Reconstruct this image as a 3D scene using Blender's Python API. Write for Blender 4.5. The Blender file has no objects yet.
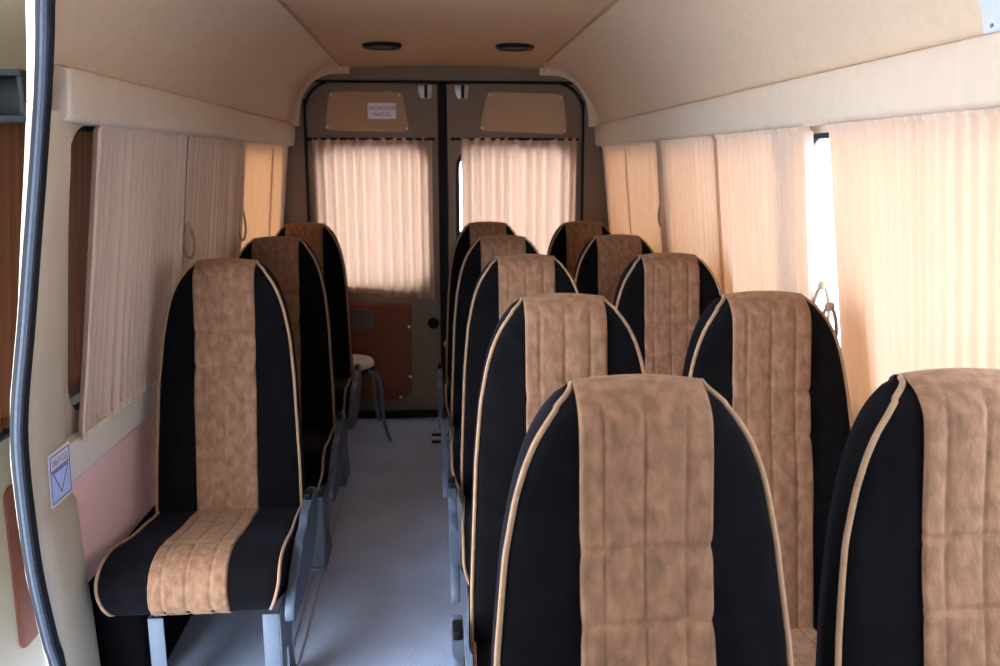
import bpy, bmesh, math, random
import numpy as np
from mathutils import Vector, Matrix

scene = bpy.context.scene
COL = scene.collection
rnd = random.Random(7)
PI = math.pi

# ------------------------------------------------------------------ helpers
def s2l(c):
    c = c / 255.0
    return c / 12.92 if c <= 0.04045 else ((c + 0.055) / 1.055) ** 2.4

def rgb(r, g, b):
    return (s2l(r), s2l(g), s2l(b), 1.0)

class NT:
    def __init__(self, name):
        self.m = bpy.data.materials.new(name)
        self.m.use_nodes = True
        self.t = self.m.node_tree
        for n in list(self.t.nodes):
            self.t.nodes.remove(n)
        self.out = self.n('ShaderNodeOutputMaterial')
    def n(self, kind, **kw):
        nd = self.t.nodes.new(kind)
        for k, v in kw.items():
            if k in nd.inputs:
                nd.inputs[k].default_value = v
            else:
                setattr(nd, k, v)
        return nd
    def l(self, a, b):
        self.t.links.new(a, b)

def noise_color(nt, c, var, scale, stretch=(1, 1, 1), detail=4, distortion=0.0):
    tc = nt.n('ShaderNodeTexCoord')
    mp = nt.n('ShaderNodeMapping')
    mp.inputs['Scale'].default_value = stretch
    nt.l(tc.outputs['Object'], mp.inputs['Vector'])
    nz = nt.n('ShaderNodeTexNoise')
    nz.inputs['Scale'].default_value = scale
    nz.inputs['Detail'].default_value = detail
    nz.inputs['Distortion'].default_value = distortion
    nt.l(mp.outputs['Vector'], nz.inputs['Vector'])
    rp = nt.n('ShaderNodeValToRGB')
    rp.color_ramp.elements[0].position = 0.3
    rp.color_ramp.elements[1].position = 0.7
    lo = tuple(min(1, x * (1 - var)) for x in c[:3]) + (1,)
    hi = tuple(min(1, x * (1 + var)) for x in c[:3]) + (1,)
    rp.color_ramp.elements[0].color = lo
    rp.color_ramp.elements[1].color = hi
    nt.l(nz.outputs['Fac'], rp.inputs['Fac'])
    return rp.outputs['Color'], nz, mp

def mat(name, c, rough=0.6, var=0.08, scale=20, bump=0.0, bscale=200, metal=0.0, sheen=0.0,
        sheen_tint=None, spec=0.5, stretch=(1, 1, 1), detail=4, distortion=0.0):
    nt = NT(name)
    p = nt.n('ShaderNodeBsdfPrincipled')
    p.inputs['Roughness'].default_value = rough
    p.inputs['Metallic'].default_value = metal
    p.inputs['Specular IOR Level'].default_value = spec
    col, nz, mp = noise_color(nt, c, var, scale, stretch, detail, distortion)
    nt.l(col, p.inputs['Base Color'])
    if sheen:
        p.inputs['Sheen Weight'].default_value = sheen
        p.inputs['Sheen Roughness'].default_value = 0.45
        p.inputs['Sheen Tint'].default_value = sheen_tint or (1, 1, 1, 1)
    if bump:
        n2 = nt.n('ShaderNodeTexNoise')
        n2.inputs['Scale'].default_value = bscale
        n2.inputs['Detail'].default_value = 3
        nt.l(mp.outputs['Vector'], n2.inputs['Vector'])
        bp = nt.n('ShaderNodeBump')
        bp.inputs['Strength'].default_value = bump
        bp.inputs['Distance'].default_value = 0.002
        nt.l(n2.outputs['Fac'], bp.inputs['Height'])
        nt.l(bp.outputs['Normal'], p.inputs['Normal'])
    nt.l(p.outputs['BSDF'], nt.out.inputs['Surface'])
    return nt.m

def cloth_mat(name, c, ct, mixf=0.5):
    """thin woven cloth: reflects and lets light through"""
    nt = NT(name)
    col, nz, mp = noise_color(nt, c, 0.02, 60, (1, 1, 0.15))
    d = nt.n('ShaderNodeBsdfDiffuse')
    nt.l(col, d.inputs['Color'])
    tcol, nz2, mp2 = noise_color(nt, ct, 0.02, 60, (1, 1, 0.15))
    t = nt.n('ShaderNodeBsdfTranslucent')
    nt.l(tcol, t.inputs['Color'])
    mx = nt.n('ShaderNodeMixShader')
    mx.inputs['Fac'].default_value = mixf
    nt.l(d.outputs['BSDF'], mx.inputs[1])
    nt.l(t.outputs['BSDF'], mx.inputs[2])
    nt.l(mx.outputs['Shader'], nt.out.inputs['Surface'])
    return nt.m

def glass_mat(name, tint):
    nt = NT(name)
    tr = nt.n('ShaderNodeBsdfTransparent'); tr.inputs['Color'].default_value = tint
    gl = nt.n('ShaderNodeBsdfGlossy'); gl.inputs['Roughness'].default_value = 0.02
    lw = nt.n('ShaderNodeLayerWeight'); lw.inputs['Blend'].default_value = 0.5
    pw = nt.n('ShaderNodeMath', operation='POWER'); pw.inputs[1].default_value = 5.0
    ml = nt.n('ShaderNodeMath', operation='MULTIPLY_ADD'); ml.inputs[1].default_value = 0.6; ml.inputs[2].default_value = 0.025
    nt.l(lw.outputs['Facing'], pw.inputs[0]); nt.l(pw.outputs[0], ml.inputs[0])
    mx = nt.n('ShaderNodeMixShader')
    nt.l(ml.outputs[0], mx.inputs['Fac'])
    nt.l(tr.outputs['BSDF'], mx.inputs[1]); nt.l(gl.outputs['BSDF'], mx.inputs[2])
    nt.l(mx.outputs['Shader'], nt.out.inputs['Surface'])
    return nt.m

def link(o, parent=None):
    COL.objects.link(o)
    if parent is not None:
        o.parent = parent
    return o

class MB:
    """collects geometry for ONE mesh object"""
    def __init__(self):
        self.bm = bmesh.new()
    def build(self, name, m, parent=None, smooth=True, angle=40, label=None, kind=None):
        bm = self.bm
        bmesh.ops.recalc_face_normals(bm, faces=bm.faces)
        for f in bm.faces:
            f.smooth = smooth
        if smooth:
            th = math.radians(angle)
            for e in bm.edges:
                if len(e.link_faces) == 2:
                    try:
                        if e.calc_face_angle() > th:
                            e.smooth = False
                    except ValueError:
                        pass
        me = bpy.data.meshes.new(name)
        bm.to_mesh(me); bm.free()
        me.materials.append(m)
        o = bpy.data.objects.new(name, me)
        link(o, parent)
        if label: o['label'] = label
        if kind: o['kind'] = kind
        return o
    def grid(self, fn, nu, nv, closed_u=False, cap=False):
        """fn(i,j) -> point; i in 0..nu-1 , j in 0..nv-1"""
        vs = [[self.bm.verts.new(fn(i, j)) for i in range(nu)] for j in range(nv)]
        for j in range(nv - 1):
            for i in range(nu if closed_u else nu - 1):
                k = (i + 1) % nu
                self.bm.faces.new((vs[j][i], vs[j][k], vs[j + 1][k], vs[j + 1][i]))
        if cap:
            self.bm.faces.new(vs[0]); self.bm.faces.new(vs[-1])
        return vs
    def tube(self, pts, r, seg=8, cap=True, closed=False):
        pts = [Vector(p) for p in pts]
        n = len(pts)
        rr = r if hasattr(r, '__len__') else [r] * n
        tang = []
        for i in range(n):
            a = pts[(i - 1) % n] if (closed or i > 0) else pts[i]
            b = pts[(i + 1) % n] if (closed or i < n - 1) else pts[i]
            tang.append((b - a).normalized())
        t0 = tang[0]
        ref = Vector((0, 0, 1)) if abs(t0.z) < 0.9 else Vector((1, 0, 0))
        nrm = (ref - t0 * ref.dot(t0)).normalized()
        rings = []
        for i in range(n):
            t = tang[i]
            nrm = (nrm - t * nrm.dot(t))
            nrm = nrm.normalized() if nrm.length > 1e-6 else t.orthogonal().normalized()
            bi = t.cross(nrm)
            rings.append([self.bm.verts.new(pts[i] + (nrm * math.cos(2 * PI * k / seg) + bi * math.sin(2 * PI * k / seg)) * rr[i]) for k in range(seg)])
        m = n if closed else n - 1
        for i in range(m):
            A, B = rings[i], rings[(i + 1) % n]
            for k in range(seg):
                self.bm.faces.new((A[k], A[(k + 1) % seg], B[(k + 1) % seg], B[k]))
        if cap and not closed:
            self.bm.faces.new(rings[0]); self.bm.faces.new(rings[-1])
        return self
    def lathe(self, prof, c, seg=32):
        """profile of (r, z) about a vertical axis at c"""
        c = Vector(c)
        rings = []
        for r, z in prof:
            if r < 1e-6:
                rings.append([self.bm.verts.new(c + Vector((0, 0, z)))])
            else:
                rings.append([self.bm.verts.new(c + Vector((r * math.cos(2 * PI * k / seg), r * math.sin(2 * PI * k / seg), z))) for k in range(seg)])
        for A, B in zip(rings, rings[1:]):
            for k in range(seg):
                a0, a1 = A[k % len(A)], A[(k + 1) % len(A)]
                b0, b1 = B[k % len(B)], B[(k + 1) % len(B)]
                fs = []
                for v in (a0, a1, b1, b0):
                    if v not in fs: fs.append(v)
                if len(fs) > 2:
                    self.bm.faces.new(fs)
        return self
    def box(self, c, d, bevel=0.0, mtx=None, seg=2):
        r = bmesh.ops.create_cube(self.bm, size=1.0)
        vs = r['verts']
        for v in vs:
            v.co = Vector((v.co.x * d[0], v.co.y * d[1], v.co.z * d[2]))
        if bevel:
            es = list({e for v in vs for e in v.link_edges})
            rb = bmesh.ops.bevel(self.bm, geom=es, offset=bevel, segments=seg, affect='EDGES', profile=0.5)
            vs = list(set(rb['verts']) | {v for v in vs if v.is_valid})
        for v in vs:
            if mtx is not None: v.co = mtx @ v.co
            v.co += Vector(c)
        return self
    def plate(self, outer, holes, thick, fn, bevel=0.0):
        """flat plate with holes: outlines in (a, b); fn(a, b, w) -> point; thickness along w"""
        bm2 = bmesh.new()
        edges = []
        for loop in [outer] + list(holes):
            vs = [bm2.verts.new((a, b, 0)) for a, b in loop]
            for i in range(len(vs)):
                edges.append(bm2.edges.new((vs[i], vs[(i + 1) % len(vs)])))
        bmesh.ops.triangle_fill(bm2, use_beauty=True, use_dissolve=False, edges=edges)
        if thick:
            r = bmesh.ops.extrude_face_region(bm2, geom=list(bm2.faces))
            for v in r['geom']:
                if isinstance(v, bmesh.types.BMVert):
                    v.co.z += thick
        if bevel:
            es = [e for e in bm2.edges if len(e.link_faces) == 2 and e.calc_face_angle() > 1.0 and abs(e.verts[0].co.z - e.verts[1].co.z) < 1e-7]
            bmesh.ops.bevel(bm2, geom=es, offset=bevel, segments=2, affect='EDGES', profile=0.5)
        mp = {}
        for v in bm2.verts:
            mp[v] = self.bm.verts.new(fn(v.co.x, v.co.y, v.co.z))
        for f in bm2.faces:
            try:
                self.bm.faces.new([mp[v] for v in f.verts])
            except ValueError:
                pass
        bm2.free()
        return self

def rrect(a0, b0, a1, b1, r, n=7):
    pts = []
    for cx, cy, t0 in ((a1 - r, b1 - r, 0), (a0 + r, b1 - r, 90), (a0 + r, b0 + r, 180), (a1 - r, b0 + r, 270)):
        for k in range(n):
            t = math.radians(t0 + 90 * k / (n - 1))
            pts.append((cx + r * math.cos(t), cy + r * math.sin(t)))
    return pts

def round_poly(pts, r, n=5):
    out = []
    N = len(pts)
    for i in range(N):
        p = Vector(pts[i]); a = Vector(pts[i - 1]); b = Vector(pts[(i + 1) % N])
        rr = min(r, (a - p).length * 0.45, (b - p).length * 0.45)
        p0 = p + (a - p).normalized() * rr
        p1 = p + (b - p).normalized() * rr
        for k in range(n):
            t = k / (n - 1)
            q = p0 * (1 - t) ** 2 + p * 2 * t * (1 - t) + p1 * t * t
            out.append((q.x, q.y))
    return out

def catmull(pts, n=8):
    P = [Vector(p) for p in pts]
    P = [P[0] * 2 - P[1]] + P + [P[-1] * 2 - P[-2]]
    out = []
    for i in range(1, len(P) - 2):
        p0, p1, p2, p3 = P[i - 1], P[i], P[i + 1], P[i + 2]
        for k in range(n):
            t = k / n
            out.append(0.5 * ((2 * p1) + (p2 - p0) * t + (2 * p0 - 5 * p1 + 4 * p2 - p3) * t * t + (3 * p1 - p0 - 3 * p2 + p3) * t ** 3))
    out.append(P[-2])
    return out

def empty(name, loc=(0, 0, 0), rz=0.0):
    o = bpy.data.objects.new(name, None)
    o.empty_display_size = 0.1
    o.location = loc; o.rotation_euler = (0, 0, rz)
    return link(o)

def tag(o, label=None, cat=None, group=None, kind=None):
    if label: o['label'] = label
    if cat: o['category'] = cat
    if group: o['group'] = group
    if kind: o['kind'] = kind
    return o

def struct(o, label=None, cat=None):
    o['kind'] = 'structure'
    if label: o['label'] = label
    if cat: o['category'] = cat
    return o

KIDS = {}
def copy_tree(o, parent=None):
    c = o.copy(); COL.objects.link(c); c.parent = parent
    for ch in list(o.children):
        copy_tree(ch, c)
    return c

def text_mesh(name, body, size, m, parent, fn, align='CENTER'):
    cu = bpy.data.curves.new(name, 'FONT')
    cu.body = body; cu.size = size; cu.align_x = align; cu.align_y = 'CENTER'; cu.extrude = 0.0
    tmp = bpy.data.objects.new(name, cu); COL.objects.link(tmp)
    bpy.context.view_layer.update()
    dg = bpy.context.evaluated_depsgraph_get()
    me = bpy.data.meshes.new_from_object(tmp.evaluated_get(dg))
    bpy.data.objects.remove(tmp)
    for v in me.vertices:
        v.co = fn(v.co.x, v.co.y)
    me.materials.clear(); me.materials.append(m)
    me.name = name
    o = bpy.data.objects.new(name, me)
    return link(o, parent)

# ------------------------------------------------------------------ materials
M = {}
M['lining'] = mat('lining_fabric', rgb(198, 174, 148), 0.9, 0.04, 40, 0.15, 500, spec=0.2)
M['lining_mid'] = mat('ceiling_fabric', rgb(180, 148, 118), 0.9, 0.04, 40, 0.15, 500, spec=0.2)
M['pelmet'] = mat('pelmet_fabric', rgb(200, 182, 160), 0.8, 0.03, 30, 0.08, 500, spec=0.25)
M['paint'] = mat('beige_metallic_paint', rgb(190, 176, 152), 0.42, 0.03, 12, metal=0.1)
M['paint_dark'] = mat('rear_frame_paint', rgb(112, 90, 70), 0.5, 0.03, 12, metal=0.1)
M['rubber'] = mat('black_rubber', rgb(26, 27, 31), 0.8, 0.1, 60, spec=0.2)
M['rubber_rib'] = mat('grey_rubber_lip', rgb(52, 58, 68), 0.75, 0.15, 90, spec=0.25)
M['black'] = mat('black_plastic', rgb(9, 9, 11), 0.6, 0.1, 40, spec=0.2)
M['carpet_black'] = mat('black_carpet', rgb(12, 11, 12), 1.0, 0.3, 200, 0.5, 400, spec=0.1)
M['pink'] = mat('rose_brown_wall_cloth', rgb(240, 200, 198), 0.95, 0.08, 250, 0.3, 500, spec=0.15)
M['card'] = mat('red_brown_board', rgb(122, 66, 46), 0.75, 0.06, 60, 0.1, 400)
M['rail'] = mat('ivory_waist_rail', rgb(222, 214, 202), 0.5, 0.03, 20)
M['tan'] = mat('tan_velour', rgb(125, 92, 70), 0.92, 0.30, 55, 0.6, 260, sheen=0.25, sheen_tint=rgb(235, 200, 165), spec=0.15, stretch=(1, 1, 0.55), detail=8, distortion=0.35)
M['navy'] = mat('black_velour', rgb(9, 8, 10), 0.95, 0.4, 26, 0.4, 380, sheen=0.05, sheen_tint=rgb(165, 160, 200), spec=0.08, detail=6, distortion=0.6)
M['piping'] = mat('tan_piping', rgb(150, 118, 90), 0.8, 0.12, 80, 0.2, 400, sheen=0.2, spec=0.2)
M['seat_grey'] = mat('grey_seat_plastic', rgb(72, 82, 98), 0.55, 0.05, 30)
M['leg_grey'] = mat('grey_enamel_steel', rgb(94, 104, 117), 0.5, 0.06, 30)
M['chrome'] = mat('dull_chrome', rgb(190, 192, 196), 0.22, 0.03, 20, metal=1.0)
M['zinc'] = mat('zinc_plate', rgb(176, 174, 170), 0.4, 0.05, 40, metal=0.6)
M['screw'] = mat('screw_head', rgb(215, 205, 190), 0.3, 0.03, 40, metal=0.5)
M['white_vinyl'] = mat('white_vinyl', rgb(226, 224, 232), 0.4, 0.02, 30)
M['blue_vinyl'] = mat('pale_blue_vinyl', rgb(176, 200, 240), 0.4, 0.02, 30)
M['ink_violet'] = mat('violet_ink', rgb(110, 96, 150), 0.6, 0.05, 50)
M['ink_red'] = mat('red_ink', rgb(150, 60, 60), 0.6, 0.05, 50)
M['ink_grey'] = mat('grey_ink', rgb(120, 122, 140), 0.6, 0.05, 50)
M['paper'] = mat('white_paper', rgb(186, 190, 214), 0.8, 0.01, 10)
M['curtain'] = cloth_mat('peach_curtain_cloth', rgb(238, 212, 190), rgb(138, 94, 58), 0.38)
M['curtain_rear'] = cloth_mat('rear_curtain_cloth', rgb(226, 190, 164), rgb(158, 126, 104), 0.5)
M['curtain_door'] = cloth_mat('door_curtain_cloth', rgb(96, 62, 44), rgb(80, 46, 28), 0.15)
M['door_paint'] = mat('door_inner_paint', rgb(178, 170, 150), 0.5, 0.03, 12)  # same beige body paint, its colour shifted to balance daylight on the door
M['glass'] = glass_mat('window_glass', (0.86, 0.88, 0.9, 1))
M['stool_pad'] = mat('pale_grey_pad', rgb(186, 180, 172), 0.6, 0.04, 40)
M['snow'] = mat('trodden_snow', rgb(222, 224, 230), 0.9, 0.06, 3)
M['facade'] = mat('pale_facade', rgb(176, 180, 200), 0.9, 0.06, 2)
M['facade_band'] = mat('white_belt_course', rgb(226, 228, 236), 0.9, 0.04, 2)
M['pane_far'] = mat('far_window_glass', rgb(120, 126, 145), 0.2, 0.1, 2)

def floor_material():
    nt = NT('grey_speckled_vinyl')
    p = nt.n('ShaderNodeBsdfPrincipled')
    p.inputs['Roughness'].default_value = 0.42
    col, nz, mp = noise_color(nt, rgb(170, 184, 212), 0.16, 3.5, detail=6)
    col2, nz2, mp2 = noise_color(nt, (0.9, 0.9, 0.9, 1), 0.16, 160, detail=2)
    mx = nt.n('ShaderNodeMix'); mx.data_type = 'RGBA'; mx.blend_type = 'MULTIPLY'
    mx.inputs['Factor'].default_value = 1.0
    nt.l(col, mx.inputs[6]); nt.l(col2, mx.inputs[7])
    nt.l(mx.outputs[2], p.inputs['Base Color'])
    rp = nt.n('ShaderNodeMapRange'); rp.inputs['To Min'].default_value = 0.32; rp.inputs['To Max'].default_value = 0.62
    nt.l(nz.outputs['Fac'], rp.inputs['Value']); nt.l(rp.outputs['Result'], p.inputs['Roughness'])
    nt.l(p.outputs['BSDF'], nt.out.inputs['Surface'])
    return nt.m
M['floor'] = floor_material()

# ------------------------------------------------------------------ the van's shell
Y_REAR = 4.45
WZ = [0.0, .33, .75, 1.0, 1.50]
WX = [.945, .95, .935, .9105, .857]
def wall_x(z):
    if z <= .75:
        return float(np.interp(z, [0, .33, .75], [.945, .95, .935]))
    return .935 - (z - .75) / .75 * .078        # leans in towards the roof

def taper(side, y):
    """the left side draws in slightly towards the rear doors"""
    return .045 * min(1.0, max(0.0, (y - 1.85) / 2.6)) if side < 0 else 0.0

def on_wall(side, y, z, inset=0.0):
    return Vector((side * (wall_x(z) - inset - taper(side, y)), y, z))

# seal of the open side door (y at height z)
SEAL_Z = [0.0, .245, .319, .486, .632, .791, .897, 1.036, 1.197, 1.356, 1.494, 1.599, 1.659, 1.72]
SEAL_Y = [1.80, 1.782, 1.77, 1.731, 1.714, 1.703, 1.706, 1.734, 1.761, 1.787, 1.793, 1.721, 1.659, 1.57]
SEAL_X = [-.925, -.925, -.929, -.924, -.919, -.911, -.900, -.886, -.869, -.852, -.831, -.784, -.75, -.70]
def seal_y(z): return float(np.interp(z, SEAL_Z, SEAL_Y))

b = MB()
b.box((0, 1.85, -.03), (1.96, 5.5, .06))
floor = struct(b.build('floor', M['floor'], smooth=False), 'grey speckled vinyl floor of the minibus', 'floor')

b = MB()
def ceil_fn(i, j):
    x = -.515 + 1.03 * i / 20
    y = -.6 + (Y_REAR + .6) * j / 40
    return (x, y, 1.862 + .012 * (1 - (x / .515) ** 2) - .020 * max(0, (y - 4.0) / .45) ** 2)
b.grid(ceil_fn, 21, 41)
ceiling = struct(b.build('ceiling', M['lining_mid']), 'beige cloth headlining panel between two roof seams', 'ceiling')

# thin dark seam strips along the headlining
for k, sx in enumerate((-1, 1)):
    b = MB()
    b.tube([(sx * .516, y, 1.860) for y in np.linspace(-.6, Y_REAR - .02, 12)], .006, 8)
    struct(b.build('trim_%d' % (1 + k), mat('seam_strip', rgb(150, 118, 88), .7, .03, 20)))

COVE = [(.872, 1.488), (.842, 1.525), (.82, 1.575), (.785, 1.655), (.735, 1.735), (.675, 1.80), (.60, 1.842), (.515, 1.864)]
cove_pts = catmull([(x, 0, z) for x, z in COVE], 5)
for k, sx in enumerate((-1, 1)):
    b = MB()
    ys = np.linspace(0, 1, 30)
    def cf(i, j):
        p = cove_pts[i]
        y0 = -.6
        if sx < 0:
            y0 = float(np.interp(p.z, [1.47, 1.494, 1.599, 1.659, 1.74, 1.79, 1.83], [1.80, 1.81, 1.74, 1.68, 1.55, 1.2, -.6]))
        yy = y0 + (Y_REAR - y0) * ys[j]
        return (sx * (p.x - taper(sx, yy) * min(1, max(0, (1.9 - p.z) / .25))), yy, p.z)
    b.grid(cf, len(cove_pts), 30)
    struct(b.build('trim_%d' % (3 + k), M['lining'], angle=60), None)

# pelmets along the top of the side windows
def pelmet(idx, sx, y0, y1):
    prof = [(.862, 1.458), (.818, 1.455), (.808, 1.459), (.802, 1.468), (.797, 1.52), (.795, 1.555), (.799, 1.563), (.812, 1.568), (.845, 1.568)]
    b = MB()
    ys = [y0, y0 + .006] + list(np.linspace(y0 + .02, y1, 30))
    def pf(i, j):
        x, z = prof[i]
        dx = .008 if j == 0 else (.002 if j == 1 else 0)
        return (sx * (x + dx - taper(sx, ys[j])), ys[j], z)
    vs = b.grid(pf, len(prof), len(ys))
    b.bm.faces.new(vs[0]); b.bm.faces.new(vs[-1])
    return struct(b.build('trim_%d' % idx, M['pelmet'], angle=35))
pelmet(5, -1, 1.85, Y_REAR - .01)
pelmet(6, 1, -.4, Y_REAR - .01)

# side walls: upper panel with window openings, lower cloth panel
LW = [(1.975, 2.70), (2.82, 3.40), (3.50, 4.34)]
RW = [(.22, 2.085), (2.135, 3.24), (3.32, 4.34)]
WZ0, WZ1 = .80, 1.44
def wall(name, side, wins, y0fn, lab):
    b = MB()
    # upper
    zs = np.linspace(.74, 1.50, 14)
    front = [(y0fn(z), z) for z in zs]
    outer = front + [(Y_REAR, 1.50), (Y_REAR, .74)]
    holes = [rrect(a, WZ0 if a > 2.0 or side > 0 else .77, c, WZ1 if a > 2.0 or side > 0 else 1.455, .09) for a, c in wins]
    b.plate(outer, holes, .030, lambda a, z, w: on_wall(side, a, z, -w))
    # lower
    zs = np.linspace(.0, .74, 12)
    def lf(i, j):
        z = zs[j]
        return on_wall(side, y0fn(z) + (Y_REAR - y0fn(z)) * i / 8, z)
    b.grid(lf, 9, 12)
    o = struct(b.build(name, M['paint'], angle=30), lab, 'wall')
    # rose cloth on the lower wall, black below
    b = MB()
    ys = (1.95, Y_REAR - .005) if side < 0 else (-.6, Y_REAR - .005)
    b.grid(lambda i, j: on_wall(side, ys[0] + (ys[1] - ys[0]) * i / 10, .335 + .31 * j / 6, .012), 11, 7)
    b.grid(lambda i, j: on_wall(side, ys[0] + (ys[1] - ys[0]) * i / 10, .335, .012 * j), 11, 2)
    b.build('lower_panel', M['pink'], o, label='rose brown cloth panel on the lower wall')
    b = MB()
    b.grid(lambda i, j: on_wall(side, ys[0] + (ys[1] - ys[0]) * i / 10, .0 + .336 * j / 6, .006), 11, 7)
    b.build('carpet_kick_panel', M['carpet_black'], o, label='black carpet strip along the floor')
    return o
wall_left = wall('wall_left', -1, LW, lambda z: 1.885, 'beige painted left side wall with three curtained windows')
wall_right = wall('wall_right', 1, RW, lambda z: -.6, 'beige painted right side wall with three curtained windows')

def waist_rail(idx, side, y0, y1):
    b = MB()
    prof = [(.0, .628), (.022, .630), (.026, .636), (.026, .716), (.022, .723), (.0, .726)]
    ys = np.linspace(y0, y1, 20)
    vs = b.grid(lambda i, j: on_wall(side, ys[j], prof[i][1], prof[i][0]), len(prof), 20)
    b.bm.faces.new(vs[0]); b.bm.faces.new(vs[-1])
    return struct(b.build('trim_%d' % idx, M['rail'], angle=30))
waist_rail(7, -1, 1.90, Y_REAR - .01)
waist_rail(8, 1, -.6, Y_REAR - .01)

# windows
wn = 0
for side, wins in ((-1, LW), (1, RW)):
    for a, c in wins:
        wn += 1
        e = struct(empty('window_%d' % wn, (0, 0, 0)), None)
        z0, z1 = (WZ0, WZ1) if (a > 2.0 or side > 0) else (.77, 1.455)
        path = rrect(a, z0, c, z1, .09, 9)
        b = MB()
        b.tube([on_wall(side, y, z, -.016) for y, z in path], .013, 8, closed=True)
        b.build('window_frame', M['rubber'], e)
        b = MB()
        b.plate(rrect(a - .01, z0 - .01, c + .01, z1 + .01, .09, 9), [], .004, lambda y, z, w: on_wall(side, y, z, -.022 - w))
        b.build('pane', M['glass'], e)

# pillar behind the open side door
b = MB()
PN = 26
pz = np.linspace(0.0, 1.475, 110)
def pillar_fn(i, j):
    z = pz[j]
    ys = seal_y(z)
    prof = [(-.004, -.004), (-.003, .0), (.0, .004), (.010, .020), (.028, .031), (.055, .036), (.10, .036), (.15, .036), (.20, .034), (.225, .03), (.238, .02), (.243, .0), (.243, -.02)]
    dy, ins = prof[i]
    yend = float(np.interp(z, [0, .3, .6, .8], [1.97, 1.965, 1.925, 1.905]))
    yy = ys + .012 + dy if dy < .1 else ys + .012 + .1 + (dy - .1) / .143 * (yend - ys - .112)
    low = .007 if z < .60 else 0.0
    ins2 = ins + (low if 2 < i < 10 else 0)
    return on_wall(-1, yy, z, ins2)
b.grid(pillar_fn, 13, 110)
pillar = struct(b.build('trim_9', M['paint'], angle=50), 'beige painted door pillar with blue sticker', 'pillar')
# the daylit outer jamb
b = MB()
jz = np.linspace(0.0, 1.72, 46)
def jamb_fn(i, j):
    z = jz[j]
    wd = float(np.interp(z, [0, .45, .8, 1.2, 1.7], [.016, .013, .012, .028, .040]))
    return Vector((float(np.interp(z, SEAL_Z, SEAL_X)) - .006 - wd * i / 4, seal_y(z) + .006 + .004 * i, z))
b.grid(jamb_fn, 5, 46)
struct(b.build('trim_10', M['paint'], angle=50))

# rubber seal round the side door opening
sp = [(x, y, z) for x, y, z in zip(SEAL_X, SEAL_Y, SEAL_Z)] + [(-.65, 1.42, 1.775), (-.61, 1.2, 1.805), (-.60, .8, 1.815), (-.60, .3, 1.815)]
sp = catmull(sp, 6)
seal = empty('door_seal', (-.925, 1.80, 0))
b = MB(); b.tube([Vector(p) - Vector((-.925, 1.80, 0)) for p in sp], .017, 10)
b.build('seal_bulb', M['rubber'], seal)
b = MB(); b.tube([Vector(p) + Vector((.006, -.016, 0)) - Vector((-.925, 1.80, 0)) for p in sp], .0085, 8)
b.build('seal_lip', M['rubber_rib'], seal, label='grey outer lip of the seal')
struct(seal, 'black rubber seal bordering the open side doorway', 'door seal')
seal['kind'] = 'thing'

# ------------------------------------------------------------------ rear wall and its two doors
DX, DZ = .735, 1.776
DXL = .70
b = MB()
# frame plate with the door opening
outer = [(-1.0, -.06), (1.0, -.06), (1.0, 1.93), (-1.0, 1.93)]
hole = []
for (x, z, r, t0) in ((DX, DZ, .15, 0), (-DXL, DZ, .15, 90)):
    cx = x - r if x > 0 else x + r
    for k in range(9):
        t = math.radians(t0 + 90 * k / 8)
        hole.append((cx + r * math.cos(t), z - r + r * math.sin(t)))
hole += [(-DXL - .01, .9), (-DXL - .015, .02), (DX + .015, .02), (DX + .01, .9)]
b.plate(outer, [hole], .05, lambda a, z, w: Vector((a, Y_REAR - .01 + w, z)))
b.plate([(-1.0, -.06), (1.0, -.06), (1.0, 1.93), (-1.0, 1.93)], [[(a * .975, z * .975 + .03) for a, z in hole]], .02, lambda a, z, w: Vector((a, Y_REAR + .060 + w, z)))
wall_rear = struct(b.build('wall_rear', M['paint_dark'], angle=30), 'brown-grey metal frame around the two rear doors', 'wall')

# black seal around the rear opening
b = MB()
inner = [(-DXL - .005, .03), (-DXL - .003, .9)] + [p for p in reversed(hole[9:18])] + [p for p in reversed(hole[0:9])] + [(DX + .003, .9), (DX + .005, .03)]
# order left-bottom -> left-top -> right-top -> right-bottom
b.tube(catmull([(a, Y_REAR - .014, z) for a, z in inner], 3), .007, 8)
struct(b.build('trim_11', M['rubber']), None)

# cloth corner mouldings between lining and rear frame
for k, sx in enumerate((-1, 1)):
    b = MB()
    def cm(i, j):
        # strip following the corner of the opening
        t = j / 30
        inn = catmull([(.763, 0, 1.555), (.758, 0, 1.62), (.742, 0, 1.69), (.69, 0, 1.765), (.61, 0, 1.806), (.50, 0, 1.812)], 6)
        out = catmull([(.84, 0, 1.555), (.82, 0, 1.62), (.79, 0, 1.71), (.72, 0, 1.81), (.62, 0, 1.868), (.50, 0, 1.885)], 6)
        p = inn[j].lerp(out[j], i / 4)
        return (sx * (p.x - (.035 if sx < 0 else 0)), Y_REAR - .022 - .006 * math.sin(PI * i / 4) - .10 * (i / 4) ** 3, p.z)
    b.grid(cm, 5, 31)
    o = struct(b.build('trim_%d' % (12 + k), M['lining'], angle=60))
    for (x, z) in ((.545, 1.835), (.79, 1.60)):
        s = MB(); s.lathe([(0, .004), (.005, .003), (.007, 0)], (0, 0, 0), 12)
        for v in s.bm.verts:
            v.co = Vector((sx * (x - (.035 if sx < 0 else 0)) + v.co.x, Y_REAR - .032 - v.co.z, z + v.co.y))
        s.build('screw', M['screw'], o)

def screw(x, z, y, parent, r=.008):
    s = MB(); s.lathe([(0, .005), (r * .6, .0042), (r, 0)], (0, 0, 0), 12)
    for v in s.bm.verts:
        v.co = Vector((x + v.co.x, y - v.co.z, z + v.co.y))
    return s.build('screw', M['screw'], parent, label='bright screw head')

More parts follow.
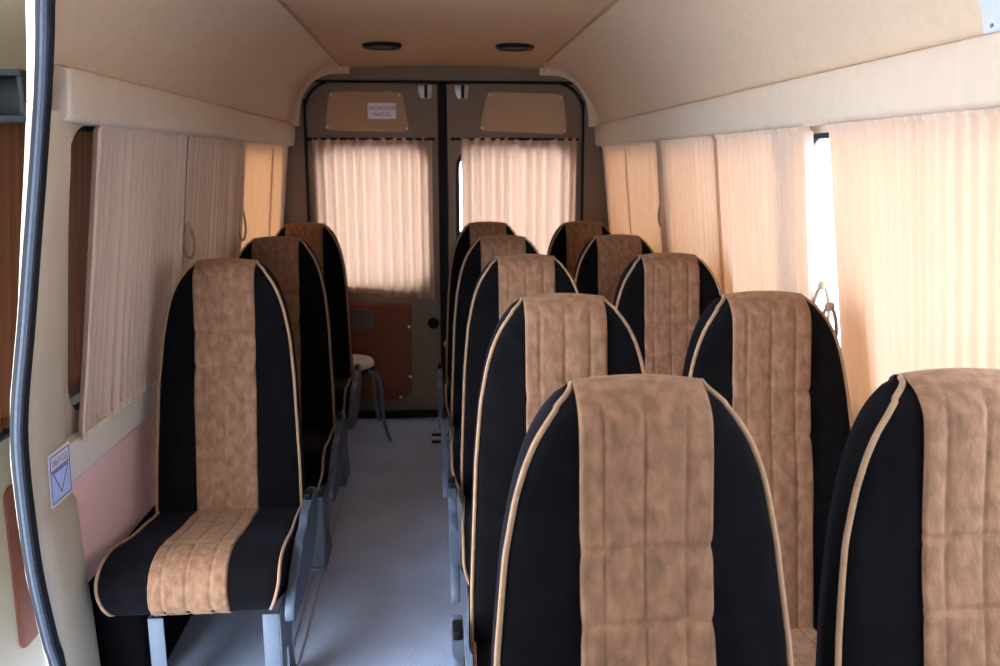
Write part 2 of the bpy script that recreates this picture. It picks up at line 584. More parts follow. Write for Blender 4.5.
DY = Y_REAR + .012       # inner face of the doors
for di, sx in enumerate((-1, 1)):
    e = struct(empty('door_%d' % (di + 1), (0, 0, 0)), ['left rear door with white sticker on its upper board', 'right rear door with plain tan upper board'][di], 'door')
    b = MB()
    DS = DXL if sx < 0 else DX
    out = [(.025, .03), (DS - .006, .03), (DS - .006, 1.2)]
    for k in range(9):
        t = math.radians(90 * k / 8)
        out.append((DS - .006 - .145 + .145 * math.cos(t), DZ - .008 - .145 + .145 * math.sin(t)))
    out += [(.025, DZ - .008)]
    hole_w = rrect(.075, .72, DS - .05, 1.45, .11, 9)
    b.plate([(sx * x, z) for x, z in out], [[(sx * x, z) for x, z in hole_w]], .045, lambda a, z, w: Vector((a, DY + w, z)))
    b.build('door_panel', M['paint_dark'], e, angle=30)
    b = MB()
    b.plate([(sx * x, z) for x, z in rrect(.065, .71, DS - .04, 1.46, .11, 9)], [], .004, lambda a, z, w: Vector((a, DY + .038 + w, z)))
    b.build('pane', M['glass'], e)
    b = MB(); b.tube([(sx * x, DY + .008, z) for x, z in hole_w], .012, 8, closed=True)
    b.build('window_seal', M['rubber'], e)
    # upper tan board
    b = MB()
    if sx < 0: poly = [(-.605, 1.535), (-.168, 1.528), (-.205, 1.728), (-.578, 1.728)]
    else: poly = [(.188, 1.535), (.655, 1.518), (.632, 1.722), (.232, 1.732)]
    b.plate(round_poly(poly, .04), [], -.010, lambda a, z, w: Vector((a, DY + w, z)), bevel=.003)
    card = b.build('upper_board', M['lining_mid'], e, angle=40, label='tan cloth board above the window')
    cx = sum(p[0] for p in poly) / 4; cz = sum(p[1] for p in poly) / 4
    for (x, z) in poly:
        screw(cx + (x - cx) * .93, cz + (z - cz) * .84, DY - .010, card)
    # lower red-brown board
    b = MB()
    if sx < 0: poly = [(-.66, .09), (-.235, .09), (-.185, .14), (-.18, .63), (-.66, .63)]
    else: poly = [(.66, .09), (.235, .09), (.185, .14), (.18, .63), (.66, .63)]
    b.plate(round_poly(poly, .02), [], -.010, lambda a, z, w: Vector((a, DY + w, z)), bevel=.003)
    card = b.build('lower_board', M['card'], e, angle=40, label='red-brown board on the lower half of the door')
    for (x, z) in ((.195, .50), (.195, .22), (.25, .105), (.63, .12), (.63, .6)):
        screw(sx * x, z, DY - .010, card)
    # recessed grip
    b = MB()
    b.plate(rrect(sx * .45 - .065, .49, sx * .45 + .065, .60, .02), [rrect(sx * .45 - .055, .50, sx * .45 + .055, .59, .015)], -.008, lambda a, z, w: Vector((a, DY - .010 + w, z)))
    b.plate(rrect(sx * .45 - .056, .499, sx * .45 + .056, .591, .015), [], -.002, lambda a, z, w: Vector((a, DY - .010 + w, z)))
    b.build('pull_recess', mat('grey_recess', rgb(92, 86, 80), .6, .05, 30), e, angle=30)
    # latch plates by the top edge
    b = MB()
    lx = -.087 if sx < 0 else .102
    b.plate(round_poly([(lx - .036, 1.763), (lx - .034, 1.725), (lx - .022, 1.696), (lx + .030, 1.696), (lx + .038, 1.763)], .008), [], -.008, lambda a, z, w: Vector((a, DY + w, z)), bevel=.002)
    lp = b.build('latch_plate', M['zinc'], e, angle=30)
    b = MB(); b.box((lx + .004, DY - .012, 1.730), (.017, .012, .066), .003)
    b.build('latch_slot', M['black'], lp)
    # round lock hole / grommet
    b = MB(); b.lathe([(0, .001), (.020, .002), (.026, .006), (.030, .004), (.031, 0)], (0, 0, 0), 20)
    for v in b.bm.verts:
        v.co = Vector((sx * .062 + v.co.x, DY - v.co.z, .515 + v.co.y))
    b.build('lock_grommet', M['black'], e)
    if sx > 0:
        # flat pull lever on the meeting edge
        b = MB()
        b.plate(round_poly([(-.012, .40), (.02, .46), (.07, .48), (.07, .33), (.03, .34)], .01), [], -.016, lambda a, z, w: Vector((a, DY - .004 + w, z)), bevel=.004)
        b.build('pull_lever', M['paint'], e, angle=30)
# black joint between the doors
b = MB(); b.box((0, DY + .004, .90), (.046, .03, 1.77), .006)
b.box((0, DY + .058, .90), (.11, .02, 1.80), .004)
struct(b.build('trim_14', M['rubber'], angle=30))
# sill plate at the rear doors
b = MB(); b.box((0, Y_REAR - .02, .012), (1.5, .07, .02), .005)
struct(b.build('trim_15', M['black'], angle=30))

# curtain rails on the rear doors
# ------------------------------------------------------------------ curtains
def smooth_noise(n, k, r):
    x = np.linspace(0, k, n)
    v = np.array([r.uniform(-1, 1) for _ in range(k + 3)])
    i = np.clip(x.astype(int), 0, k); f = x - i; f = f * f * (3 - 2 * f)
    return v[i] * (1 - f) + v[i + 1] * f

def curtain(label, group, place, length, zt, zb, seed, pleat=.037, amp=.0075, fold=.010, nfold=None, m='curtain', hem=.012, skew=(0, 0), wav=1.0):
    """place(t, z, off): point at distance t along the rail, height z, off into the room"""
    r = random.Random(seed)
    n = max(60, int(length / pleat * 14)); rows = 46
    ts = np.linspace(0, length, n)
    jit = smooth_noise(n, max(3, int(length / .08)), r) * pleat * .35
    ph = 2 * PI * (ts + jit) / pleat
    nf = nfold or max(3, int(length / .13))
    big = smooth_noise(n, nf, r)
    big2 = smooth_noise(n, nf * 2, r) * .5
    hemn = smooth_noise(n, max(4, int(length / .06)), r)
    edge = np.minimum(ts, length - ts)
    zs = list(np.linspace(zt - .022, zb, rows))
    origin = place(length / 2, zb, 0)
    e = empty('curtain', origin)
    tag(e, label, 'curtain', group)
    def off(i, q):
        # q 0 at the top, 1 at the hem
        k = .55 + .45 * q
        sn = math.sin(ph[i]); o = amp * (math.copysign(abs(sn) ** .75, sn)) * (1.1 - .3 * q) + fold * k * (big[i] + big2[i]) * wav
        ed = math.exp(-(edge[i] / .014) ** 2)
        return o + (.016 if ts[i] < length / 2 else -.010) * ed
    def fn(i, j):
        q = j / (rows - 1)
        t = ts[i]
        z = zs[j] + (hem * hemn[i] * q ** 6)
        sk = skew[0] + (skew[1] - skew[0]) * t / length
        waist = .003 * math.sin(PI * min(1, q * 1.1)) * (1 - 2 * t / length)
        return place(t + sk * q + waist, z, off(i, q)) - origin
    b = MB(); b.grid(fn, n, rows)
    b.build('drape', M[m], e, angle=180)
    # gathered heading
    b = MB()
    hr = 6
    htop = np.array([r.uniform(-.004, .004) for _ in range(n)])
    hs = smooth_noise(n, max(6, int(length / .03)), r)
    def hf(i, j):
        q = j / (hr - 1)
        z = zt - .022 + .030 * q + (hs[i] * .005 * q)
        o = off(i, 0) * (1 - .3 * q) + q * (1 - q) * .02 + .005 * q * math.sin(ph[i] * .5 + hs[i] * 3) + .003
        return place(ts[i], z, o) - origin
    b.grid(hf, n, hr)
    b.build('gathered_heading', M[m], e, angle=180)
    # stitched hem fold
    b = MB()
    def hm(i, j):
        q = 1 - (.028 * (1 - j / 3)) / (zt - zb)
        jj = q * (rows - 1)
        t = ts[i]
        z = zb + .028 * (1 - j / 3) - .001 + hem * hemn[i] * (q ** 6)
        sk = skew[0] + (skew[1] - skew[0]) * t / length
        waist = .003 * math.sin(PI * min(1, q * 1.1)) * (1 - 2 * t / length)
        return place(t + sk * q + waist, z, off(i, q) + .003) - origin
    b.grid(hm, n, 4)
    b.build('hem', M[m], e, angle=180)
    return e

def side_place(side, y0):
    return lambda t, z, o: on_wall(side, y0 + t, z, .024 + o)

GL = 'peach curtains along the left wall'
GR = 'peach curtains along the right wall'
for (y0, y1, sd, lab) in (
        (2.045, 2.735, 11, 'unlit peach curtain beside the beige door pillar and front left seat'),
        (2.74, 3.505, 12, 'dull peach curtain behind the front left seat, second from the door pillar'),
        (3.465, 4.07, 13, 'golden backlit curtain third from the door pillar on the left wall'),
        (4.02, 4.42, 14, 'narrow golden curtain next to the left rear door')):
    curtain(lab, GL, side_place(-1, y0), y1 - y0, 1.470, .715, sd, skew=(-.075, -.03) if sd == 11 else ((-.03, -.01) if sd == 12 else (0, 0)))
for (y0, y1, sd, lab, sk) in (
        (1.13, 1.89, 21, 'wide pale curtain nearest the camera on the right wall', (0, -.035)),
        (1.940, 2.675, 22, 'peach curtain beside the uncovered strip of glass, second seat row', (0, 0)),
        (2.60, 3.325, 23, 'peach curtain third from the front on the right wall', (0, 0)),
        (3.245, 3.885, 24, 'golden peach curtain fourth from the front on the right wall', (0, 0)),
        (3.84, 4.41, 25, 'golden curtain next to the right rear door', (0, 0))):
    curtain(lab, GR, side_place(1, y0), y1 - y0, 1.466, .735, sd, skew=sk)

def rear_place(x0, ztop, drop_l, drop_r, length):
    def f(t, z, o):
        q = (ztop - z) / (ztop - .68)
        return Vector((x0 + t, DY - .030 - o - .006 * q, z + (drop_l + (drop_r - drop_l) * t / length) * q))
    return f
curtain('bright backlit curtain on the left rear door, hem sagging to the right', 'rear door curtains', rear_place(-.665, 1.487, .03, -.035, .61), .61, 1.487, .685, 31, pleat=.055, amp=.012, fold=.012, m='curtain_rear', hem=.006)
curtain('bright backlit curtain on the right rear door', 'rear door curtains', rear_place(.094, 1.487, 0, -.01, .61), .61, 1.487, .685, 32, pleat=.058, amp=.012, fold=.012, m='curtain_rear', hem=.006)
for (x0, x1, lab) in ((-.70, -.04, 'thin dark curtain rail across the left rear door'), (.04, .71, 'thin dark curtain rail across the right rear door')):
    e = empty('curtain_rail', ((x0 + x1) / 2, DY - .036, 1.490))
    tag(e, lab, 'curtain rail', 'rear door curtain rails')
    hw = (x1 - x0) / 2
    b = MB(); b.tube([(-hw, 0, 0), (0, 0, .001), (hw, 0, 0)], .006, 8)
    b.build('rod', M['black'], e)
    for q in (-hw + .015, hw - .015):
        b = MB(); b.box((q, .018, 0), (.012, .036, .018), .002)
        b.build('bracket', M['black'], e)

# loops of cloth that tie the curtains back
def tieback(side, y, z, h, lab, out=.05):
    e = empty('curtain_tieback', on_wall(side, y, z - h, out))
    tag(e, lab, 'curtain tieback', 'curtain tiebacks')
    pts = []
    for k in range(25):
        t = 2 * PI * k / 24
        pts.append((side * -.010 * math.sin(t), .030 * math.sin(t) * (0.4 + .6 * (1 - math.cos(t)) / 2), h * (.5 + .5 * math.cos(t))))
    b = MB(); b.tube(pts[:-1], .0045, 8, closed=True)
    b.build('loop', mat('tie_cloth', rgb(150, 126, 104), .9, .06, 60), e)
    b = MB(); b.lathe([(0, .012), (.009, .009), (.012, 0), (.009, -.009), (0, -.012)], (0, 0, h), 12)
    b.build('knot', mat('tie_knot_cloth', rgb(180, 152, 122), .9, .06, 60), e)
tieback(-1, 2.74, 1.17, .10, 'tieback loop on the left wall above the front left seat')
tieback(-1, 3.49, 1.19, .13, 'tieback loop at the left wall between dull and golden curtain', .04)
tieback(1, 1.93, 1.08, .12, 'tieback loop hanging in the bare glass gap on the right wall', .03)
tieback(1, 1.86, 1.04, .10, 'lower tieback loop on the edge of the wide pale curtain', .045)
tieback(1, 3.285, 1.22, .10, 'tieback loop far along the right wall between two curtains', .04)

# ------------------------------------------------------------------ seats
TH = math.radians(10)
BL = .752
zt_ = np.array([.36, .5, .76, .88, .95, 1.0, 1.033, 1.055, 1.071, 1.081])
hw_ = np.array([.208, .205, .1925, .180, .1665, .153, .140, .125, .109, .088])
vv = (zt_ - .36) / math.cos(TH)
fine_v = np.linspace(0, vv[-1], 400)
fine_h = np.interp(fine_v, vv, hw_)
ker = np.ones(15) / 15
fine_h[8:-8] = np.convolve(fine_h, ker, 'same')[8:-8]
def half_w(v): return float(np.interp(v, fine_v, fine_h))
VL = float(vv[-1])
def frame_pt(x, v, w):
    """w: toward the sitter is positive"""
    t = max(0.0, min(1.0, (v - (VL - .13)) / .13)); t = t * t * (3 - 2 * t)
    dome = .0075 * (1 - (x / .0855) ** 2) * t
    return Vector((x, v * math.sin(TH) - w * math.cos(TH), .36 + v * math.cos(TH) - w * math.sin(TH) + dome))
def top_inset(v, r=.034):
    d = v - (VL - r)
    return 0 if d <= 0 else r - math.sqrt(max(0, r * r - d * d))
QX = (-.056, -.004, .050)
QV = ((.895 - .36) / math.cos(TH), (.802 - .36) / math.cos(TH))
def front_w(x, v):
    hw = half_w(v)
    s = x / hw
    w = .016 * (1 - abs(s) ** 3) + .010 * math.exp(-((v - .17) / .12) ** 2) + .004 * math.cos(2 * PI * v / .35)
    a = (abs(s) - .90) / .10
    if a > 0:
        w -= .016 * (1 - math.sqrt(max(0, 1 - min(1, a) ** 2)))
    return w - top_inset(v)
def back_w(v):
    return -(.105 - .035 * v / VL) + top_inset(v)

def backrest_parts(root):
    b = MB()
    rows = [VL * (1 - (1 - k / 59) ** 1.25) for k in range(60)]
    NF, NB = 29, 13
    def ring(j):
        v = rows[j]; hw = half_w(v)
        pts = []
        for i in range(NF):
            s = -1 + 2 * i / (NF - 1)
            s = math.copysign(1 - (1 - abs(s)) ** 1.5, s)
            pts.append(frame_pt(hw * s, v, front_w(hw * s, v)))
        wf = front_w(hw, v); wb = back_w(v)
        for f in (.2, .45, .7):
            pts.append(frame_pt(hw + .003 - .012 * f * f, v, wf + (wb - wf) * f))
        for i in range(NB):
            s = 1 - 2 * i / (NB - 1)
            pts.append(frame_pt((hw - .02) * s, v, wb + .018 * abs(s) ** 4))
        for f in (.7, .45, .2):
            pts.append(frame_pt(-(hw + .003 - .012 * f * f), v, wf + (wb - wf) * f))
        return pts
    R = [ring(j) for j in range(60)]
    b.grid(lambda i, j: R[j][i], len(R[0]), 60, closed_u=True, cap=True)
    body = b.build('backrest', M['navy'], root, angle=50)
    # tan quilted panel
    b = MB()
    NX, NV, NT_ = 57, 170, 16
    half = .0855
    def quilt(x, v):
        d = 0
        for q in QX: d += .0026 * math.exp(-((x - q) / .0028) ** 2)
        for q in QV:
            qq = q + .004 * math.cos(x / half * 1.4)
            d = max(d, .0045 * math.exp(-((v - qq) / .005) ** 2))
        cell = .0022 * (abs(math.sin(PI * (x - QX[0]) / .053)) ** .6)
        return cell - d
    def pf(i, j):
        x = -half + 2 * half * i / (NX - 1)
        edge = abs(x) / half
        lift = .0060 - (.0045 if edge > .985 else 0)
        if j < NV:
            v = VL * j / (NV - 1)
            xx = x * (1 + .02 * math.exp(-((v - .35) / .06) ** 2))
            for q in QV: xx *= 1 - .025 * math.exp(-((v - q) / .012) ** 2)
            fade = min(1, (VL - v) / .02)
            ti = top_inset(v)
            nrm_up = min(1, ti / .034)
            p = frame_pt(xx, v, front_w(xx * min(1, half_w(v) * .999 / max(1e-6, abs(xx))), v) + lift + quilt(x, v) * fade * (1 - nrm_up))
            p.z += .0045 * nrm_up
            return p
        k = (j - NV + 1) / NT_
        wf = front_w(x * .99, VL); wb = back_w(VL)
        if k < .4:
            w = wf + (wb - wf) * k / .4
            p = frame_pt(x, VL, w); p.z += .0045
            return p
        v = VL - .06 * (k - .4) / .6
        return frame_pt(x, v, back_w(v) - .004)
    b.grid(pf, NX, NV + NT_)
    b.build('centre_panel', M['tan'], body, angle=180, label='tan quilted velour centre panel')
    # piping up both edges
    for sg in (-1, 1):
        pts = []
        for k in range(70):
            v = .01 + (VL - .0105) * (1 - (1 - k / 69) ** 1.6)
            hw = half_w(v)
            pts.append(frame_pt(sg * (hw * .985 + .0005), v, front_w(hw * .985, v) + .0035))
        wf = front_w(half_w(VL) * .985, VL)
        for q in (.35, .8):
            pts.append(frame_pt(sg * .0868, VL + .001, wf + (back_w(VL) - wf) * q))
        b = MB(); b.tube(pts, .0042, 7)
        b.build('piping', M['piping'], body, angle=180, label='tan piping along the backrest edge')

CP = [(.035, .384), (-.03, .388), (-.09, .396), (-.16, .402), (-.23, .412), (-.30, .424), (-.36, .424), (-.405, .407), (-.428, .372), (-.432, .335), (-.420, .306), (-.395, .292)]
cprof = catmull([(0, y, z) for y, z in CP], 5)
def cushion_parts(root):
    n = len(cprof)
    cyz = [(p.y, p.z) for p in cprof]
    bot = [(-.30, .288), (-.15, .288), (.035, .288)]
    loop = cyz + bot
    def chw(y, z):
        w = float(np.interp(-y, [-.04, .1, .30, .43], [.202, .207, .216, .218]))
        return w - .028 * max(0, (.385 - z) / .09) ** 1.5 * (1 if y < -.3 else 0)
    b = MB()
    NC = 33
    def cf(i, j):
        s = -1 + 2 * j / (NC - 1)
        s = math.copysign(1 - (1 - abs(s)) ** 1.7, s)
        y, z = loop[i]
        x = chw(y, z) * s
        a = max(0, (abs(s) - .86) / .14)
        d = .016 * (1 - math.sqrt(max(0, 1 - a * a)))
        yc, zc = -.19, .345
        crown = .008 * (1 - s * s)
        dy, dz = y - yc, z - zc
        L = math.hypot(dy, dz)
        return Vector((x, y - dy / L * d * .8, z - dz / L * d + (crown if i < n - 6 else 0)))
    vs = b.grid(lambda i, j: cf(i, j), len(loop), NC, closed_u=True, cap=True)
    cush = b.build('cushion', M['navy'], root, angle=50)
    # tan strip
    prof = catmull([(0, y, z) for y, z in CP], 14)
    b = MB(); NX = 57
    def sf(i, j):
        p = prof[j]; a = prof[max(0, j - 1)]; c = prof[min(len(prof) - 1, j + 1)]
        t = (c - a).normalized(); nrm = Vector((0, t.z, -t.y))
        if j == 0: pass
        half = .086 + .010 * j / len(prof)
        x = -half + 2 * half * i / (NX - 1)
        s = x / .21
        d = 0
        for q in QX: d += .0028 * math.exp(-((x - q * 1.08) / .003) ** 2)
        u = j / len(prof)
        d = max(d, .003 * math.exp(-((u - .47) / .012) ** 2))
        wr = .0012 * math.sin(u * 95 + 3 * math.sin(x * 60)) * max(0, (u - .55)) * 2
        lift = .005 - (.005 if abs(x) / half > .985 else 0)
        return Vector((x, p.y, p.z + .008 * (1 - s * s) * (1 if u < .9 else max(0, (1 - u) / .1)))) + nrm * (lift - d + wr)
    b.grid(sf, NX, len(prof))
    b.build('centre_panel', M['tan'], cush, angle=180, label='tan velour strip down the cushion')
    for sg in (-1, 1):
        pts = []
        for (y, z) in cyz[2:]:
            dy, dz = y + .19, z - .345
            L = math.hypot(dy, dz)
            pts.append((sg * chw(y, z) * .982, y - dy / L * .003, z - dz / L * .004 + .001))
        b = MB(); b.tube(pts, .0042, 7)
        b.build('piping', M['piping'], cush, angle=180, label='tan piping along the cushion edge')

def base_parts(root, sg):
    """sg: side on which the hinge cover sits (+1 / -1)"""
    b = MB(); b.box((0, -.14, .278), (.36, .36, .022), .006)
    b.build('seat_pan', M['black'], root, angle=30)
    # moulded hinge cover
    poly = [(.035, .42), (.015, .448), (-.02, .452), (-.055, .446), (-.10, .440), (-.15, .432), (-.175, .412), (-.235, .408), (-.275, .385), (-.33, .36), (-.385, .335), (-.425, .305), (-.43, .275), (-.40, .262), (-.25, .262), (-.10, .278), (.0, .33), (.035, .39)]
    b = MB()
    b.plate(round_poly(poly, .015, 4), [], .024, lambda y, z, w: Vector((sg * (.2235 + w), y, z)), bevel=.005)
    hc = b.build('hinge_cover', M['seat_grey'], root, angle=35, label='grey plastic hinge cover on the aisle side')
    b = MB(); b.box((sg * .236, -.055, .452), (.020, .05, .020), .005)
    b.build('recline_lever', M['black'], hc, angle=30)
    # legs: pressed channel with a slot, and a narrow one
    b = MB()
    outer = round_poly([(-.375, .268), (-.375, .012), (-.20, .012), (-.235, .10), (-.225, .268)], .012, 4)
    slot = rrect(-.315, .055, -.285, .13, .0145, 6)
    b.plate(outer, [slot], .006, lambda y, z, w: Vector((sg * (.196 + w), y, z)))
    b.box((sg * .179, -.374, .140), (.040, .006, .256), .002)
    b.box((sg * .175, -.29, .006), (.06, .19, .012), .003)
    b.build('leg', M['leg_grey'], root, angle=30)
    b = MB()
    b.box((-sg * .10, -.374, .140), (.038, .006, .256), .002)
    b.box((-sg * .10 - sg * .016, -.335, .140), (.006, .08, .256), .002)
    b.box((-sg * .10, -.335, .006), (.05, .10, .012), .003)
    b.build('leg', M['leg_grey'], root, angle=30)

def make_seat(sg):
    root = empty('passenger_seat', (0, 0, 0))
    backrest_parts(root)
    cushion_parts(root)
    base_parts(root, sg)
    return root

LX = -.652
MX = .212
RX = .652
LY = [2.463, 3.205, 3.969]
MY = [1.031, 1.729, 2.515, 3.19, 3.955]
protoL = make_seat(1)
protoM = make_seat(-1)
# the mirrored seat shares the cloth meshes of the first
for a, c in zip(protoM.children, protoL.children):
    if a.name.split('.')[0] in ('backrest', 'cushion'):
        a.data = c.data
        for p, q in zip(a.children, c.children):
            p.data = q.data
SEAT = 'brown and black minibus seats'
labs_L = ['front seat of the left row, whole cushion in view beside the door pillar',
          'middle seat of the left row, just behind the front left one',
          'rearmost seat of the left row, close to the left rear door']
labs_M = ['large aisle seat nearest the camera, showing a full tan quilted back',
          'aisle seat directly behind the nearest one, second in the middle row',
          'third aisle seat from the camera in the middle row',
          'fourth aisle seat from the camera in the middle row',
          'rearmost aisle seat of the middle row, in front of the right rear door']
labs_R = ['seat cut by the right edge of the picture, beside the wide pale curtain',
          'second seat along the right wall, beside the strip of bare glass',
          'third seat along the right wall, counted from the camera',
          'fourth seat along the right wall, counted from the camera',
          'rearmost seat along the right wall, under the last golden curtain']
OFF = .155
def put(proto, used, x, y, lab, rz=0.0):
    o = copy_tree(proto) if used else proto
    o.location = (x, y - OFF, 0); o.rotation_euler = (0, 0, rz)
    tag(o, lab, 'seat', SEAT)
    return o
for k, y in enumerate(LY): put(protoL, k > 0, [-.655, -.645, -.652][k], y, labs_L[k])
for k, y in enumerate(MY): put(protoM, k > 0, [.207, .216, .222, .208, .200][k], y, labs_M[k])
for k, y in enumerate(MY): put(protoL, True, [.655, .655, .665, .655, .655][k], y, labs_R[k])

# ------------------------------------------------------------------ floor fittings
b = MB()
b.box((-.872, 2.95, .135), (.125, 1.90, .27), .025, seg=3)
tag(b.build('wheel_arch_cover', M['carpet_black'], angle=40), 'black carpeted cover along the wall under the left seats', 'wheel arch cover')
for k, x in enumerate((-.452, -.482)):
    b = MB(); b.box((x, 2.4, .002), (.008, 4.0, .006), .002)
    struct(b.build('trim_%d' % (16 + k), mat('floor_strip', rgb(160, 162, 168), .5, .05, 30), angle=30))
e = tag(empty('floor_bars', (.0, 4.03, 0)), 'two dark bars across the floor near the rear doors', 'floor track')  # two thin dark bars lying across the floor
for q in (-.05, .06):
    b = MB(); b.box((.04, q, .004), (.24, .022, .010), .003)
    b.build('dark_bar', M['black'], e, angle=30)

# stool
e = tag(empty('stool', (-.50, 4.13, 0)), 'small round stool with bowed steel legs behind the last left seat', 'stool')
b = MB(); b.lathe([(0, .405), (.10, .404), (.125, .398), (.135, .385), (.136, .372), (.128, .366), (0, .366)], (0, 0, 0), 40)
b.build('seat_pad', M['stool_pad'], e)
b = MB(); b.lathe([(0, .366), (.133, .366), (.138, .36), (.138, .345), (.130, .340), (0, .340)], (0, 0, 0), 40)
b.build('seat_rim', M['black'], e, label='dark rim under the pad')
for k in range(4):
    a = math.radians(-33 + 90 * k)
    ca, sa = math.cos(a), math.sin(a)
    prof = [(.02, .345), (.09, .347), (.145, .352), (.180, .345), (.200, .315), (.208, .26), (.213, .18), (.222, .10), (.245, .035), (.262, .008)]
    b = MB(); b.tube(catmull([(r * ca, r * sa, z) for r, z in prof], 5), .009, 8)
    b.build('leg', M['leg_grey'], e)

# round dark fittings in the headlining
for (x, y, lab) in ((-.264, 3.79, 'round black ceiling fitting near the left roof seam'), (.311, 3.775, 'round black ceiling fitting near the right roof seam')):
    e = tag(empty('ceiling_fitting', (x, y, 1.868)), lab, 'ceiling fitting', 'round ceiling fittings')
    b = MB(); b.lathe([(0, -.004), (.055, -.006), (.068, -.014), (.078, -.014), (.084, -.006), (.085, .004)], (0, 0, 0), 40)
    b.build('bezel', M['black'], e)
    b = MB(); b.lathe([(0, -.012), (.03, -.011), (.05, -.008), (.056, -.004)], (0, 0, 0), 40)
    b.build('lens', mat('dark_lens', rgb(40, 36, 36), .25, .05, 20), e)

# ------------------------------------------------------------------ stickers and paper
def pillar_pt(a, c):
    # a along y (metres, centre 0), c up; face lies on the pillar skin
    z = .685 + c; y = 1.838 + a
    return on_wall(-1, y, z, .0385)
e = tag(empty('exit_sticker', pillar_pt(0, 0)), 'pale blue exit sticker with a triangle on the door pillar', 'sticker')
o0 = pillar_pt(0, 0)
def stick(b, poly, holes, lift):
    b.plate(poly, holes, .0006, lambda a, c, w: pillar_pt(a, c) - o0 + Vector((lift + w, 0, 0)))
b = MB(); stick(b, rrect(-.054, -.062, .054, .062, .004, 3), [], 0)
b.build('backing', M['white_vinyl'], e, smooth=False)
b = MB(); stick(b, rrect(-.046, -.052, .046, .018, .002, 3), [], .0008)
b.build('blue_field', M['blue_vinyl'], e, smooth=False, label='light blue lower field')
b = MB()
stick(b, rrect(-.048, -.055, .048, .055, .002, 3), [rrect(-.0455, -.0525, .0455, .0525, .002, 3)], .0016)
stick(b, [(-.046, .0185), (.046, .0185), (.046, .0215), (-.046, .0215)], [], .0016)
stick(b, [(-.040, .016), (.040, .016), (.0, -.042)], [(-.0345, .013), (.0345, .013), (.0, -.0365)] and [[(-.0345, .013), (.0345, .013), (.0, -.0365)]], .0016)
b.build('triangle_outline', M['ink_violet'], e, smooth=False)
text_mesh('lettering', 'ВЫХОД', .020, M['ink_violet'], e, lambda x, y: pillar_pt(x, .036 + y) - o0 + Vector((.0022, 0, 0)))

sx0, sz0, sy0 = -.310, 1.632, DY - .0105
e = tag(empty('door_sticker', (sx0, sy0, sz0)), 'small white sticker with two red lines on the left rear door', 'sticker')
b = MB(); b.plate(rrect(-.072, -.040, .072, .040, .003, 3), [], -.0008, lambda a, c, w: Vector((a, w, c)))
b.build('backing', M['white_vinyl'], e, smooth=False)
text_mesh('lettering', 'ЗАПАСНОЙ', .026, M['ink_red'], e, lambda x, y: Vector((x * .95, -.0014, y + .013)))
text_mesh('lettering', 'ВЫХОД', .024, M['ink_red'], e, lambda x, y: Vector((x, -.0014, y - .017)))

# paper notice on the right lining
def cove_at(z):
    return float(np.interp(z, [p.z for p in cove_pts], [p.x for p in cove_pts]))
def notice_pt(a, c, w=0):
    z = 1.566 + c
    curl = .006 * math.exp(-(c / .02) ** 2) * math.exp(-((a - 0) / .06) ** 2)
    return Vector((cove_at(z) - .004 - w - curl, 1.312 - a, z))
o1 = notice_pt(0, 0)
e = tag(empty('paper_notice', o1), 'white printed paper notice pinned to the lining at upper right', 'paper')
b = MB()
b.grid(lambda i, j: notice_pt(.21 * i / 12, .18 * j / 16) - o1, 13, 17)
sh = b.build('sheet', M['paper'], e, angle=180)
b = MB()
r2 = random.Random(3)
for row in range(10):
    c = .056 + .0115 * row
    a = .038 + r2.uniform(-.004, .003)
    while a < .185:
        L = r2.uniform(.006, .018)
        b.grid(lambda i, j: notice_pt(a + L * i, c + .0028 * j - .0014, .0008) - o1, 2, 2)
        a += L + .004
b.build('printed_lines', M['ink_grey'], e, smooth=False)
b = MB(); b.lathe([(0, .003), (.003, .002), (.0035, 0)], (0, 0, 0), 10)
for v in b.bm.verts:
    v.co = notice_pt(.022, .012, .001) - o1 + Vector((-v.co.z, v.co.x, v.co.y))
b.build('pin', M['ink_grey'], e)

# ------------------------------------------------------------------ sliding door, slid back outside the wall
DO = -.16
e = struct(empty('door_3', (0, 0, 0)), 'open sliding side door standing outside the left wall', 'door')
def dpt(y, z, w=0): return on_wall(-1, y, z, DO - w)
b = MB()
outer = rrect(1.70, .02, 3.46, 1.80, .12, 9)
hole = rrect(1.84, .745, 2.90, 1.475, .10, 9)
b.plate(outer, [hole], .04, lambda y, z, w: dpt(y, z, w))
b.build('door_shell', M['door_paint'], e, angle=30)
b = MB(); b.tube([dpt(y, z, -.004) for y, z in hole], .022, 8, closed=True)
b.build('window_seal', M['rubber'], e)
b = MB(); b.plate(rrect(1.82, .725, 2.92, 1.495, .1, 9), [], .004, lambda y, z, w: dpt(y, z, .03 + w))
b.build('pane', M['glass'], e)
b = MB(); b.plate(rrect(1.965, .17, 2.90, .60, .03, 5), [], -.010, lambda y, z, w: dpt(y, z, w), bevel=.003)
b.build('lower_board', M['card'], e, angle=40, label='rose brown board on the inside of the door')
# black roller arm near the top corner
b = MB()
for z in (1.568, 1.478):
    b.box((-.975, 1.845, z - .02), (.20, .07, .014), .004)
b.box((-.975, 1.875, 1.503), (.20, .012, .09), .003)
b.box((-.882, 1.845, 1.503), (.014, .06, .085), .004)
b.build('roller_arm', M['black'], e, angle=30, label='black roller arm near the top of the door')
curtain('brown curtain in the open sliding door at far left', 'sliding door curtain', lambda t, z, o: on_wall(-1, 1.87 + t, z, DO + .030 + o), 1.0, 1.49, .76, 41, m='curtain_door')

